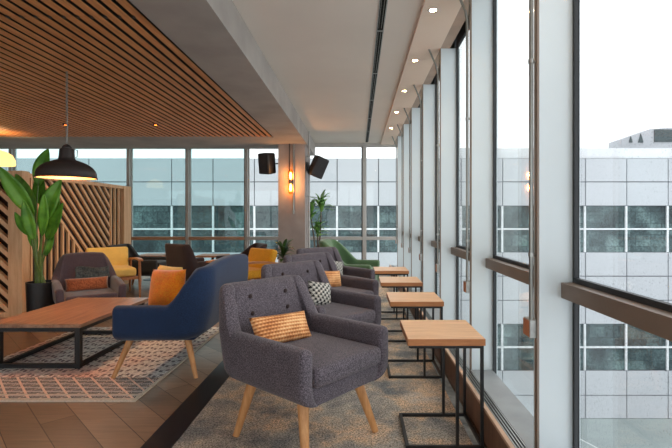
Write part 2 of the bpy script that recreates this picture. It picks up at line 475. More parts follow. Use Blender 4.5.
for i, (x, y, lab) in enumerate([(.525, 1.15, 'nearest'), (.525, 2.14, 'second nearest'), (.525, 3.14, 'third'), (.528, 4.15, ''), (.535, 5.15, ''), (.536, 6.2, ''), (.537, 7.3, '')]):
    if i in (0, 1): lab = 'small round recessed downlight in the soffit, outside the top of the view'
    else: lab = {2:'lit downlight by the windows, nearest of those in view', 3:'lit downlight by the windows, second nearest in view', 4:'lit downlight by the windows, third nearest in view', 5:'lit downlight by the windows, second farthest in view', 6:'lit downlight by the windows, nearest the back glazing'}[i]
    t = thing('downlight', lab, 'ceiling light', (x, y, 2.60), 0, 'downlights along the window soffit')
    bm = BM(); lathe(bm, [(.024,-.001),(.034,-.004),(.037,0),(.024,0)], n=24, caps=False); obj('trim_ring', bm, MAT['chrome'], t)
    bm = BM(); lathe(bm, [(.024,-.002),(.001,-.002)], n=24); obj('lens', bm, MAT['downlight'], t)
    lamp('SPOT', 'downlight_beam', (0,0,-.02), 9, (1,.80,.62), t, spot_size=2.4, spot_blend=.8, shadow_soft_size=.03)
for i, (x, y) in enumerate([(-2.69, 5.96), (-3.89, 5.96)]):
    t = thing('ceiling_spotlight', ['small amber spotlight in the slatted ceiling, right of the pendant', 'small amber spotlight in the slatted ceiling behind the pendant cable'][i], 'ceiling light', (x, y, ZBM), 0, 'spotlights in the slatted ceiling')
    bm = BM(); lathe(bm, [(.024,-.002),(.036,-.012),(.038,.02),(.024,.02)], n=20, caps=False); obj('housing', bm, MAT['black_metal'], t)
    bm = BM(); lathe(bm, [(.024,-.004),(.001,-.004)], n=20); obj('lens', bm, MAT['amber_spot'], t)
    lamp('SPOT', 'spot_beam', (0,0,-.03), 25, (1,.66,.34), t, spot_size=2.0, spot_blend=.7, shadow_soft_size=.03)

# ---------------------------------------------------------------- pendant
def SX(bm):
    for v in bm.verts: v.co.x *= .85; v.co.y *= .85
pd = thing('pendant_lamp', 'black industrial dome pendant hanging over the coffee table', 'lamp', (-2.47, 3.8, 1.48))
bm = BM()
lathe(bm, [(.268,-.004),(.272,0),(.262,.010),(.262,.036),(.250,.066),(.222,.096),(.170,.126),(.110,.146),(.076,.156),(.070,.178),(.064,.238),(.060,.246),(.052,.250),(.030,.252),
           (.030,.246),(.050,.240),(.060,.176),(.070,.152),(.160,.120),(.212,.090),(.240,.060),(.252,.032),(.256,.004),(.262,-.003)], n=48, caps=False); SX(bm)
LS = obj('lamp_shade', bm, MAT['lamp_black'], pd, angle=60)
bm = BM(); lathe(bm, [(.255,.004),(.250,.032),(.238,.058),(.210,.088),(.158,.117),(.07,.146),(.01,.15)], n=48, caps=False); SX(bm)
obj('shade_lining', bm, MAT['lamp_inner'], pd)
bm = BM(); lathe(bm, [(.034,.247),(.036,.262),(.026,.276),(.010,.286),(.004,.288)], n=24); obj('cap', bm, MAT['lamp_black'], pd)
bm = BM(); tube(bm, [(.060,0,.17),(.088,0,.178),(.090,0,.235),(.062,0,.243)], .004, 8); obj('side_bracket', bm, MAT['steel'], LS)
bm = BM(); lathe(bm, [(.001,.035),(.026,.045),(.036,.07),(.028,.10),(.016,.12),(.014,.14)], n=20, caps=False); obj('bulb', bm, MAT['bulb'], pd)
lamp('POINT', 'pendant_light', (0,0,.02), 13, (1,.76,.56), pd, shadow_soft_size=.05)
bm = BM(); tube(bm, [(.0,0,.285),(.006,0,.5),(0,0,.7),(.004,0,.97)], .0035, 8)
for k in range(26):
    z = .29+k*.026; 
    a = (k % 2)*PI/2
    pts = [(.009*math.cos(q)*math.cos(a), .009*math.cos(q)*math.sin(a), z+.016*math.sin(q)) for q in [2*PI*j/10 for j in range(11)]]
    tube(bm, pts, .0022, 5, caps=False)
obj('chain', bm, MAT['steel'], pd)
# glowing shade beyond the slatted screen at the far left
gp = thing('globe_pendant', 'glowing cream pendant shade behind the slatted screen, cut by the left edge', 'lamp', (-5.22, 6.5, 1.90))
bm = BM(); lathe(bm, [(.20,0),(.205,.02),(.20,.08),(.17,.15),(.10,.20),(.03,.22),(.02,.24)], n=32); obj('lamp_shade', bm, MAT['globe'], gp)
bm = BM(); tube(bm, [(0,0,.24),(0,0,.60)], .004, 8); obj('cord', bm, MAT['black_metal'], gp)
lamp('SPOT', 'globe_light', (0,0,-.02), 60, (1,.62,.28), gp, shadow_soft_size=.03, spot_size=2.4, spot_blend=.6)
up = lamp('SPOT', 'globe_uplight', (0,0,.26), 9, (1,.62,.28), gp, shadow_soft_size=.03, spot_size=2.6, spot_blend=.6); up.rotation_euler = (PI, 0, 0)

# ---------------------------------------------------------------- column fittings
wl = thing('wall_lamp', 'twin-bulb amber glass sconce glowing on the concrete column', 'lamp', (-1.125, 7.545, 1.74))
bm = BM(); tube(bm, [(0,-.06,-.035),(0,-.06,.035)], .030, 16); tube(bm, [(0,-.06,0),(0,0,0)], .016, 12); obj('socket', bm, MAT['lamp_black'], wl)
bm = BM(); lathe(bm, [(.045,0),(.045,.006)], n=20); bmesh.ops.rotate(bm, verts=bm.verts, matrix=Matrix.Rotation(PI/2, 3, 'X')); obj('back_plate', bm, MAT['lamp_black'], wl)
for s in (1, -1):
    bm = BM(); lathe(bm, [(.020,s*.035),(.036,s*.060),(.042,s*.11),(.040,s*.17),(.030,s*.20),(.001,s*.215)], cy=-.06, n=20, caps=False); obj('glass_shade', bm, MAT['amber_glass'], wl)
    bm = BM(); lathe(bm, [(.008,s*.036),(.018,s*.06),(.022,s*.11),(.012,s*.155),(.001,s*.16)], cy=-.06, n=14, caps=False); obj('bulb', bm, MAT['bulb'], wl)
    lamp('POINT', 'sconce_light', (0,-.125,s*.12), 3.2, (1,.50,.20), wl, shadow_soft_size=.03)
bm = BM(); tube(bm, [(-1.15,7.52,ZBM),(-1.15,7.52,1.80),(-1.13,7.50,1.77)], .008, 10)
tag(obj('lamp_cable', bm, MAT['lamp_black']), 'thin dark cable dropping from the beam to the column sconce', 'cable')
cp = thing('conduit_pipe', 'steel conduit pipe down the front of the concrete column, right of the sconce', 'pipe', (-1.085, 7.534, 0))
bm = BM(); tube(bm, [(0,0,1.2),(0,0,ZBM)], .015, 12); obj('pipe', bm, MAT['steel'], cp)
for z in (1.25, 1.9, 2.3): obj('clip', B(-.022, .022, -.014, .013, z-.008, z+.008), MAT['steel'], cp, smooth=False)
cp = thing('conduit_pipe', 'pale green-grey pipe up the right side of the concrete column to the ceiling', 'pipe', (-.845, 7.75, 0))
bm = BM(); tube(bm, [(0,0,0),(0,0,ZC)], .016, 12); obj('pipe', bm, MAT['mullion'], cp)
for z in (.6, 1.5, 2.2): obj('clip', B(-.048, .02, -.014, .014, z-.01, z+.01), MAT['steel'], cp, smooth=False)
for s, (px, py, lab) in ((-1, (267, 163.5, 'black loudspeaker on the left side of the concrete column')), (1, (317, 167, 'black loudspeaker on the right side of the concrete column'))):
    d = 7.62; x = (px-358)*d/F; z = EYE-(py-217)*d/F
    t = thing('loudspeaker', lab, 'speaker', (x + (.0 if s < 0 else .02), d, z), 0, 'loudspeakers on the column')
    rot = (math.radians(12), math.radians(5 if s < 0 else 20), math.radians(-28 if s < 0 else 30))
    cab = obj('cabinet', rbox(-.115, .115, -.10, .10, -.175, .175, .025), MAT['black_metal'], t, rot=rot)
    obj('front_grille', rbox(-.10, .10, -.106, -.098, -.16, .16, .004, 1), plain('speaker_grille', (52,50,52), .8, var=.2, scale=90), cab)
    cx = (-1.345 - x) if s < 0 else (-.893 - x)
    bm = BM(); tube(bm, [(-s*.04, .07, 0), (cx+ s*.03, .09, .01)], .012, 8); box(bm, cx-.008 if s > 0 else cx-.012, cx+.012 if s > 0 else cx+.008, .03, .15, -.07, .09)
    obj('wall_bracket', bm, MAT['black_metal'], t, smooth=False)

# ---------------------------------------------------------------- window opener rods
gp = None
for i, y in enumerate(fy[4:]):
    names = ['on the nearest window fin', 'on the second fin in view', 'on the third fin', 'on the fourth fin', 'on the fifth fin', 'on the sixth fin', 'on the farthest fin']
    lab = 'steel opener rod with copper-sided control box ' + names[i] 
    if gp is None:
        gp = thing('window_opener', lab, 'window opener', (.69, y+.02, 0), 0, 'opener rods on the window fins')
        bm = BM(); tube(bm, [(0,0,.735),(0,0,2.38),(-.012,0,2.45),(-.045,0,2.53),(-.075,0,2.60)], .0085, 12); obj('rod', bm, MAT['steel'], gp)
        bm = BM(); tube(bm, [(0,0,2.38),(.012,.0,2.45),(.02,.0,2.56)], .006, 8); obj('hook', bm, MAT['steel'], gp)
        o = obj('control_box', rbox(-.010, .027, -.012, .055, .67, .742, .002, 1), MAT['galv'], gp, smooth=False)
        obj('box_side', B(-.0125, -.0102, -.008, .053, .674, .738), MAT['copper'], gp, smooth=False)
        for z in (1.0, 1.77):
            bm = BM(); tube(bm, [(0,0,z-.008),(0,0,z+.008)], .0115, 12); tube(bm, [(.002,0,z),(.022,0,z)], .006, 8)
            obj('clamp', bm, MAT['chrome'], gp)
    else:
        dup(gp, (.69, y+.02, 0), 0, lab)

# ---------------------------------------------------------------- upholstered chairs
def section(t, zb, zt, rb, rt, ins=0.0):
    """closed outline in (u outward, z); rb outer-bottom radius, rt top radii"""
    h = t/2-ins; zb += ins; zt -= ins; rb = max(.004, min(rb-ins, 2*h-.006)); rt = max(.004, min(rt-ins, h-.001)); ri = .006
    pts = []
    def arc(cu, cz, r, a0, a1, n):
        for i in range(n+1):
            a = a0+(a1-a0)*i/n; pts.append((cu+r*math.cos(a), cz+r*math.sin(a)))
    arc(h-rb, zb+rb, rb, -PI/2, 0, 6)
    zl = zb+rb; 
    for k in range(1, 8): pts.append((h, zl+(zt-rt-zl)*k/8))
    arc(h-rt, zt-rt, rt, 0, PI/2, 4); arc(-h+rt, zt-rt, rt, PI/2, PI, 4)
    for k in range(1, 8): pts.append((-h, zt-rt+(zb+ri-zt+rt)*k/8))
    arc(-h+ri, zb+ri, ri, PI, 1.5*PI, 2)
    return pts

def shell_bm(w, d, t, arm_h, back_h, zb, lean, taper, rb, corner=.12, rise=(.45,.8), crown=.0, flare=0.0, arm_front=0.0, bulge=0.0, tback=None):
    bm = BM(); tb = tback or t
    st = []                           # (cx, cy, nx, ny, thick, top, inset)
    hw = w/2-t/2; yb = d/2-tb/2
    L = d-corner-tb/2
    def top_at(y, x):
        f = smooth01(((y+d/2)/d-rise[0])/(rise[1]-rise[0]))
        a = arm_h + arm_front*max(0, (.5-(y+d/2)/d))
        return a+(back_h-a)*f + crown*f*(1-(x/(w/2))**2)
    half = []
    for ins, dy in ((.022,0),(.010,.004),(.003,.012),(0,.024)):
        y = -d/2+dy; half.append((-hw, y, -1, 0, t, top_at(y, -hw), ins))
    n = 30
    for i in range(1, n+1):
        y = -d/2+.024+(L-.024)*i/n
        half.append((-hw, y, -1, 0, t, top_at(y, -hw), 0))
    for i in range(1, 9):
        a = PI/2*i/8
        x = -hw+corner*(1-math.cos(a)); y = -d/2+L+corner*math.sin(a)
        half.append((x, y, -math.cos(a), math.sin(a), t+(tb-t)*i/8, top_at(y, x), 0))
    m = 7; x0 = -hw+corner
    for i in range(1, m+1):
        x = x0+(0-x0)*i/m
        half.append((x, yb+0, 0, 1, tb, top_at(yb, x), 0))
    st = half + [(-a, b, -c, e, f, g, h) for a, b, c, e, f, g, h in half[-2::-1]]
    rings = []
    for cx, cy, nx, ny, th, zt, ins in st:
        ring = []
        for u, z in section(th, zb, zt, rb, th*.42, ins):
            x, y = cx+nx*u, cy+ny*u
            wy = smooth01((y+d*.1)/(d*.45))
            if z > .36:
                y += lean*wy*(z-.36)/(back_h-.36)
            if z < zb+.10:
                q = 1-(z-zb)/.10; e = .055*(1-math.sqrt(max(0, 1-min(1, q)**2)))
                x -= math.copysign(min(e, abs(x)), x)*min(1, abs(x)/(w*.4))
                y -= e*max(0, min(1, y/(d*.4)))
            if z > arm_h: x *= 1-taper*((z-arm_h)/(back_h-arm_h))
            x *= 1+flare*smooth01((z-zb)/(arm_h-zb))
            y += bulge*wy*math.sin(PI*max(0, min(1, (z-zb)/(back_h-zb))))
            ring.append(bm.verts.new((x, y, z)))
        rings.append(ring)
    for r0, r1 in zip(rings, rings[1:]):
        k = len(r0)
        for i in range(k): bm.faces.new((r0[i], r0[(i+1) % k], r1[(i+1) % k], r1[i]))
    bm.faces.new(rings[0][::-1]); bm.faces.new(rings[-1])
    return bm

def cushion_bm(w, d, h, n=16, pw=6, pinch=.04):
    """soft pillow standing in the x-z plane, thickness along y"""
    bm = BM(); g = {}
    for s in (-1, 1):
        for i in range(n+1):
            for j in range(n+1):
                u = -1+2*i/n; v = -1+2*j/n
                e = (1-abs(u)**pw)*(1-abs(v)**pw)
                th = h/2*max(0, e)**.55*(.62+.38*(1-u*u)*(1-v*v))
                k = 1-pinch*(1-abs(u)**2)*(abs(v)**2); k2 = 1-pinch*(1-abs(v)**2)*(abs(u)**2)
                key = (i, j) if (i in (0, n) or j in (0, n)) else (i, j, s)
                if key not in g: g[key] = bm.verts.new((u*w/2*k2, s*th if len(key) == 3 else 0, v*d/2*k))
    def V(i, j, s): return g.get((i, j, s)) or g[(i, j)]
    for s in (-1, 1):
        for i in range(n):
            for j in range(n):
                bm.faces.new((V(i,j,s), V(i+1,j,s), V(i+1,j+1,s), V(i,j+1,s)))
    return bm

def leg_bm(p, q, r0=.024, r1=.013, n=12):
    bm = BM(); tube(bm, [p, Vector(p).lerp(Vector(q), .5), q], [r0, (r0+r1)/2, r1], n)
    return bm

def armchair(name, label, loc, rz, mat, w=.72, d=.70, t=.095, arm_h=.575, back_h=.79, zb=.255, lean=.12, taper=.10, rb=.085,
             seat_top=.455, base_top=.37, legmat=None, buttons=False, group=None, cat='armchair', foot=.014, splay=.07, rear=.07, leg_r=(.026,.014), leg_in=.02, **kw):
    T = thing(name, label, cat, loc, rz, group)
    SH = obj('upholstered_shell', shell_bm(w, d, t, arm_h, back_h, zb, lean, taper, rb, **kw), mat, T, angle=60)
    tb = kw.get('tback') or t
    obj('seat_base', rbox(-w/2+t*1.02, w/2-t*1.02, -d/2+.016, d/2-tb*.6, zb+.001, base_top, .008, 2), mat, T)
    fl = kw.get('flare', 0)*.3
    bm = rbox(-w/2+t+.001-fl*.2, w/2-t-.001+fl*.2, -d/2-.012, d/2-tb-.004, base_top-.006, seat_top, min(.028, (seat_top-base_top)*.45), 4)
    for v in bm.verts:
        if v.co.z > seat_top-.03: v.co.z += .018*(1-(v.co.x/(w/2))**2)
    SC = obj('seat_cushion', bm, mat, T, angle=60)
    bm = BM(); yy = -d/2-.009; xx = w/2-t-.028
    tube(bm, [(-xx,yy,seat_top-.02),(xx,yy,seat_top-.02)], .004, 6)
    obj('piping', bm, mat, SC)
    lx, ly = w/2-t*1.35, d/2-.12
    for sx in (-1, 1):
        for sy in (-1, 1):
            obj('leg', leg_bm((sx*(lx-.03), (-(ly-leg_in) if sy < 0 else ly-.02), zb+.03), (sx*(lx+splay*.5), -(ly+splay) if sy < 0 else ly+rear, foot), *leg_r), legmat or MAT['oak_leg'], T)
    if buttons:
        for bxx in (-.125, .125):
            for bz in (.625, .715):
                y = d/2-tb + lean*(bz-.36)/(back_h-.36) -.004
                bm = BM(); bmesh.ops.create_uvsphere(bm, u_segments=12, v_segments=8, radius=.013)
                for v in bm.verts: v.co.y *= .6
                obj('button', bm, MAT['brown_fabric'], SH, loc=(bxx, y, bz))
    return T

GC = 'grey armchairs in a row along the windows'
th1 = math.radians(50)
ac = armchair('armchair', 'grey marl buttoned armchair nearest the camera, orange woven cushion on it', (-.28, 2.36, 0), th1,
              MAT['grey_fabric'], w=.64, d=.64, t=.078, tback=.10, arm_h=.57, zb=.30, base_top=.392, seat_top=.468, buttons=True, group=GC,
              rise=(.76,.86), corner=.05, lean=.10, taper=.12, rb=.07, leg_r=(.030,.017), splay=.075, rear=.05)
spots = [((-.27, 3.31), 47, 'grey armchair second in the row, behind the nearest one'),
         ((-.25, 4.16), 45, 'grey armchair third in the row from the camera'),
         ((-.25, 5.00), 42, 'grey armchair farthest back in the row, beside the green chair')]
for (x, y), a, lab in spots:
    dup(ac, (x, y, 0), math.radians(a), lab)

def local(base, rz, p):
    return Vector(base) + Matrix.Rotation(rz, 3, 'Z') @ Vector(p)
def cushion(name, label, base, rz, p, w, h, t, mat, tilt=-.28, yaw=0, roll=0, group=None):
    o = obj(name, cushion_bm(w, h, t), mat, angle=180)
    o.location = local(base, rz, p); o.rotation_euler = Matrix.to_euler(Matrix.Rotation(rz+yaw, 3, 'Z') @ Matrix.Rotation(tilt, 3, 'X') @ Matrix.Rotation(roll, 3, 'Y'))
    return tag(o, label, 'cushion', group)
cushion('lumbar_cushion', 'orange woven lumbar cushion on the nearest grey armchair', (-.28,2.36,0), th1, (-.04,.135,.55), .38, .16, .09, MAT['woven'], roll=.06, tilt=-.5)
cushion('check_cushion', 'black and white checked cushion on the second grey armchair', (-.27,3.31,0), math.radians(47), (.09,.12,.555), .22, .19, .09, MAT['hound'], roll=.2)
cushion('lumbar_cushion', 'orange woven cushion on the third grey armchair', (-.25,4.16,0), math.radians(45), (.09,.12,.55), .28, .17, .09, MAT['woven'], roll=.1)
cushion('check_cushion', 'black and white checked cushion on the farthest grey armchair', (-.25,5.0,0), math.radians(42), (.09,.12,.555), .22, .19, .09, MAT['hound'], roll=.2)

# navy two-seat sofa
SB = (-1.405, 3.74, .0)
armchair('loveseat', 'navy blue curved-back loveseat facing the coffee table', SB, -PI/2, MAT['blue_fabric'], w=1.30, d=.60, t=.10, arm_h=.53, back_h=.78,
         zb=.27, lean=.07, taper=.03, rb=.07, seat_top=.45, rise=(.56,.85), corner=.12, crown=.05, cat='sofa', splay=.14, rear=.085, bulge=.03, leg_in=-.05)
cushion('square_cushion', 'bright orange velvet cushion on the navy loveseat', SB, -PI/2, (.27,-.075,.59), .33, .31, .13, MAT['orange_fabric'], roll=-.04, yaw=1.2, tilt=-.2)
cushion('square_cushion', 'yellow cushion mostly hidden behind the orange one on the loveseat', SB, -PI/2, (.12,-.13,.605), .33, .30, .12, MAT['yellow_fabric'], yaw=.95, tilt=-.15)

# mauve chair behind the coffee table
MB_ = (-2.96, 4.92, 0); mr = math.radians(38)
armchair('armchair', 'mauve tub armchair with rust cushion and charcoal throw behind the coffee table', MB_, mr, MAT['mauve_fabric'], w=.62, d=.62, t=.075,
         arm_h=.46, back_h=.735, zb=.18, lean=.10, taper=.14, rb=.07, rise=(.84,.96), corner=.07, crown=.03, flare=.06, foot=.002, base_top=.25, seat_top=.33, arm_front=-.08)
cushion('lumbar_cushion', 'rust velvet lumbar cushion on the mauve armchair', MB_, mr, (.0,.10,.40), .42, .15, .10, MAT['rust_fabric'])
# throw hung over the chair's back rest
bm = BM(); n = 18; m = 12; g = []
for i in range(n+1):
    row = []
    for j in range(m+1):
        u = i/n; v = j/m
        x = -.10+.34*u; z = .44+.12*v+.025*math.sin(5*u+1)*v+.03*u*v
        y = .235+.10*(z-.36)/.375-.032-.007*math.sin(17*u+3*v)-.006*math.cos(11*v+6*u)
        row.append((x, y, z))
    g.append(row)
V = [[bm.verts.new(p) for p in r] for r in g]
for i in range(n):
    for j in range(m): bm.faces.new((V[i][j], V[i+1][j], V[i+1][j+1], V[i][j+1]))
o = obj('throw_blanket', bm, MAT['throw_fabric'], angle=180); md = o.modifiers.new('Solidify', 'SOLIDIFY'); md.thickness = .012
o.location = MB_; o.rotation_euler = (0,0,mr)
tag(o, 'charcoal throw crumpled across the back of the mauve armchair', 'blanket')

# green chair
armchair('armchair', 'green tub armchair at the far end of the grey row, before the back windows', (-.06, 6.0, 0), math.radians(78), MAT['green_fabric'], w=.68, d=.60, t=.085, arm_h=.55, back_h=.83, zb=.24,
         lean=.14, taper=.14, rb=.07, rise=(.50,.84), corner=.14, crown=.02, flare=.10, legmat=MAT['black_metal'])
# dark chairs by the back windows
armchair('armchair', 'black tub armchair facing right beside the slatted screen', (-3.50, 7.30, 0), math.radians(88), MAT['black_fabric'], w=.68, d=.74, t=.09, arm_h=.48, back_h=.70, zb=.22,
         lean=.12, taper=.1, rise=(.74,.86), corner=.07, legmat=MAT['arm_wood'], seat_top=.42, foot=.002)
armchair('armchair', 'dark brown high-back armchair behind the navy loveseat', (-2.46, 6.80, 0), math.radians(145), MAT['brown_fabric'], w=.62, d=.66, t=.08, arm_h=.50, back_h=.76, zb=.22,
         lean=.05, taper=.06, rise=(.74,.88), corner=.07, legmat=MAT['arm_wood'], seat_top=.42, foot=.002)
armchair('armchair', 'dark brown armchair mostly hidden behind the loveseat and amber chair', (-1.98, 7.45, 0), math.radians(-60), MAT['brown_fabric'], w=.62, d=.62, t=.08, arm_h=.50, back_h=.70, zb=.22,
         lean=.14, taper=.12, rise=(.55,.85), corner=.12, legmat=MAT['arm_wood'], seat_top=.42, foot=.002)

# wooden-armed lounge chairs
def lounge(label, loc, rz, mat):
    T = thing('lounge_chair', label, 'armchair', loc, rz, 'wooden-armed lounge chairs')
    obj('seat_cushion', rbox(-.27, .27, -.32, .26, .31, .43, .035, 4), mat, T, angle=60)
    bm = rbox(-.27, .27, -.06, .06, 0, .345, .04, 4)
    for v in bm.verts: v.co.x *= 1+.05*v.co.z/.4
    obj('back_cushion', bm, mat, T, loc=(0, .255, .36), rot=(-.30, 0, 0), angle=60)
    bm = BM()
    for x in (-.25, .25): bar(bm, (x, -.30, .295), (x, .30, .27), .03, .04)
    for y in (-.29, .24): bar(bm, (-.29, y, .285), (.29, y, .285), .03, .04)
    for x in (-.2, 0, .2): bar(bm, (x, .30, .30), (x, .42, .65), .025)
    obj('seat_frame', bm, MAT['arm_wood'], T, smooth=False)
    for s in (-1, 1):
        bm = BM()
        pts = [(s*.315,-.36,.535),(s*.32,-.2,.545),(s*.32,0,.54),(s*.315,.2,.525),(s*.30,.36,.50)]
        for a, b in zip(pts, pts[1:]): bar(bm, a, b, .055, .026)
        obj('armrest', bm, MAT['arm_wood'], T, smooth=False)
        for y, y2 in ((-.30, -.32), (.28, .36)):
            bm = BM(); tube(bm, [(s*.31, y, .53 if y < 0 else .51), (s*.31, (y+y2)/2, .27), (s*.31, y2, .002)], [.016,.021,.013], 10)
            obj('leg', bm, MAT['arm_wood'], T)
    return T
lounge('mustard yellow lounge chair with wooden arms beside the slatted screen', (-3.55, 6.45, 0), math.radians(38), MAT['yellow_fabric'])
lounge('amber yellow lounge chair with wooden arms left of the concrete column', (-1.60, 6.22, 0), math.radians(-42), MAT['amber_fabric'])

# ---------------------------------------------------------------- tables
def side_table(label, loc):
    T = thing('side_table', label, 'side table', loc, 0, 'C-shaped side tables along the windows')
    tt = obj('tabletop', B(-.1885, .1885, -.2035, .2035, .524, .553), MAT['oak_top'], T, smooth=False)
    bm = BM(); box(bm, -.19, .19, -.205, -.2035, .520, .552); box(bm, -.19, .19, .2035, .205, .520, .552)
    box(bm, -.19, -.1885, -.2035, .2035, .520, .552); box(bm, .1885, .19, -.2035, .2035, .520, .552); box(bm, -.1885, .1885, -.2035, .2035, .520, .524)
    obj('shaded_edge', bm, MAT['oak_edge_shade'], tt, smooth=False)  # thin strips carrying the painted edge shade
    bm = BM()
    for y in (-.19, .19): bar(bm, (-.175, y, .512), (.175, y, .512), .014)
    for x in (-.175, .175): bar(bm, (x, -.19, .512), (x, .19, .512), .014)
    obj('top_frame', bm, MAT['black_metal'], T, smooth=False)
    bm = BM()
    for y in (-.19, .17): bar(bm, (-.19, y, .018), (.185, y, .018), .016)
    for x in (-.19, .178): bar(bm, (x, -.198, .018), (x, .178, .018), .016)
    obj('base_frame', bm, MAT['black_metal'], T, smooth=False)
    for x in (.055, .176):
        for y in (-.19, .17):
            bm = BM(); bar(bm, (x, y, .012), (x, y, .52), .015); obj('leg', bm, MAT['black_metal'], T, smooth=False)
    return T
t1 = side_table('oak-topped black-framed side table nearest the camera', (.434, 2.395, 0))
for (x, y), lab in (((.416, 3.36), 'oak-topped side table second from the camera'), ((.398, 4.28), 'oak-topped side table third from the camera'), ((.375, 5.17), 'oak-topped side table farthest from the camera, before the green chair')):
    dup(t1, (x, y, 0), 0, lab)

ct = thing('coffee_table', 'long low wooden coffee table with black box frame on the patterned rug', 'coffee table', (-2.44, 3.93, 0))
bm = BM()
for k in range(5):
    x0 = -.36+k*.144; box(bm, x0, x0+.1432, -.57, .55, .318, .345)
obj('tabletop', bm, MAT['table_wood'], ct, smooth=False)
for x in (-.265, .335):
    for y in (-.555, .43):
        bm = BM(); bar(bm, (x, y, .012), (x, y, .318), .038); obj('leg', bm, MAT['black_metal'], ct, smooth=False)
for z, nm in ((.304, 'top_frame'), (.030, 'base_frame')):
    bm = BM()
    for y in (-.555, .43): bar(bm, (-.265, y, z), (.335, y, z), .030)
    for x in (-.265, .335): bar(bm, (x, -.555, z), (x, .43, z), .030)
    obj(nm, bm, MAT['black_metal'], ct, smooth=False)

def cafe_table(label, loc, w=.5):
    T = thing('cafe_table', label, 'table', loc, 0, 'small wooden tables by the back windows')
    obj('tabletop', rbox(-w/2, w/2, -.25, .25, .43, .46, .005, 1), MAT['arm_wood'], T, smooth=False)
    bm = BM(); tube(bm, [(0,0,.02),(0,0,.43)], .025, 12); obj('pedestal', bm, MAT['black_metal'], T)
    bm = BM(); lathe(bm, [(.19,0),(.19,.008),(.03,.022)], n=24); obj('base', bm, MAT['black_metal'], T)
cafe_table('small wooden table beyond the black armchair by the back windows', (-3.75, 8.25, 0))
cafe_table('small wooden table beyond the navy loveseat by the back windows', (-2.66, 8.2, 0))

# rug
o = obj('patterned_rug', B(-1.50, 0, 0, 1.86, 0, .010), MAT['rug'], smooth=False); o.location = (-1.385, 2.785, 0)
tag(o, 'grey and pink geometric patterned rug under the coffee table and loveseat', 'rug')

# ---------------------------------------------------------------- slatted screens
def clip_poly(poly, a, b, c):
    """keep a*u+b*v<=c"""
    out = []
    for i in range(len(poly)):
        p, q = poly[i], poly[(i+1) % len(poly)]
        dp, dq = a*p[0]+b*p[1]-c, a*q[0]+b*q[1]-c
        if dp <= 0: out.append(p)
        if dp*dq < 0:
            t = dp/(dp-dq); out.append((p[0]+t*(q[0]-p[0]), p[1]+t*(q[1]-p[1])))
    return out
def prism(bm, poly, f0, f1):
    if len(poly) < 3: return
    A = [bm.verts.new(f0(p)) for p in poly]; Bv = [bm.verts.new(f1(p)) for p in poly]; n = len(poly)
    bm.faces.new(A[::-1]); bm.faces.new(Bv)
    for i in range(n): bm.faces.new((A[i], A[(i+1) % n], Bv[(i+1) % n], Bv[i]))
ps = thing('slatted_screen', 'tall wooden slatted room divider with vertical and diagonal slats behind the plant', 'room divider', (-4.0, 5.26, 0))
TOP = 1.68; LEN = 2.60
obj('back_panel', B(-.12, -.10, .0, LEN, .03, TOP-.03), MAT['screen_dark'], ps, smooth=False)
bm = BM()
def fr(p): return (0.0, p[0], p[1])
def bk(p): return (-.03, p[0], p[1])
zl, zh = .06, TOP-.05; y0d = .18    # diagonal boundary: z = TOP - (y - y0d)
u = .10
while u < LEN-.27:                  # vertical slats below the diagonal, and right of the diagonal field
    poly = [(u, zl), (u+.032, zl), (u+.032, zh), (u, zh)]
    if y0d < u < 1.96: poly = clip_poly(poly, 1, 1, TOP+y0d)
    prism(bm, poly, fr, bk); u += .118
c = TOP+y0d
while c < 4:
    poly = [(0, c), (0, c+.052), (3.5, c+.052-3.5), (3.5, c-3.5)]
    for a, b, cc in ((-1,0,-y0d+.10), (1,0,1.96), (0,1,zh), (0,-1,-zl)): 
        poly = clip_poly(poly, a, b, cc)
        if len(poly) < 3: break
    prism(bm, poly, fr, bk); c += .155
obj('slat', bm, MAT['screen_wood'], ps, smooth=False)
obj('end_post', B(-.09, .02, LEN-.24, LEN, 0, TOP), MAT['screen_wood'], ps, smooth=False)
obj('top_rail', B(-.08, .012, .0, LEN-.24, TOP-.05, TOP), MAT['screen_wood'], ps, smooth=False)
obj('bottom_rail', B(-.08, .012, .0, LEN-.24, 0, .06), MAT['screen_wood'], ps, smooth=False)
ps = thing('slatted_screen', 'slatted wooden screen facing the room at the left edge, its slats all diagonal', 'room divider', (-3.885, 5.16, 0))
obj('end_post', B(-.115, .045, -.04, .08, 0, TOP), MAT['screen_wood'], ps, smooth=False)
bm = BM(); c = -3.6
def fr2(p): return (p[0], -.02, p[1])
def bk2(p): return (p[0], .03, p[1])
while c < 1.8:
    poly = [(-3.2, c+3.2*.9), (-3.2, c+.065+3.2*.9), (0, c+.065), (0, c)]
    for a, b, cc in ((1,0,-.115), (-1,0,3.0), (0,1,zh), (0,-1,-zl)):
        poly = clip_poly(poly, a, b, cc)
        if len(poly) < 3: break
    prism(bm, poly, fr2, bk2); c += .16
obj('slat', bm, MAT['screen_wood'], ps, smooth=False)
obj('back_panel', B(-3.0, -.115, .08, .10, .03, TOP-.03), MAT['screen_dark'], ps, smooth=False)
obj('top_rail', B(-3.0, -.115, -.03, .06, TOP-.05, TOP), MAT['screen_wood'], ps, smooth=False)
obj('bottom_rail', B(-3.0, -.115, -.03, .06, 0, .06), MAT['screen_wood'], ps, smooth=False)

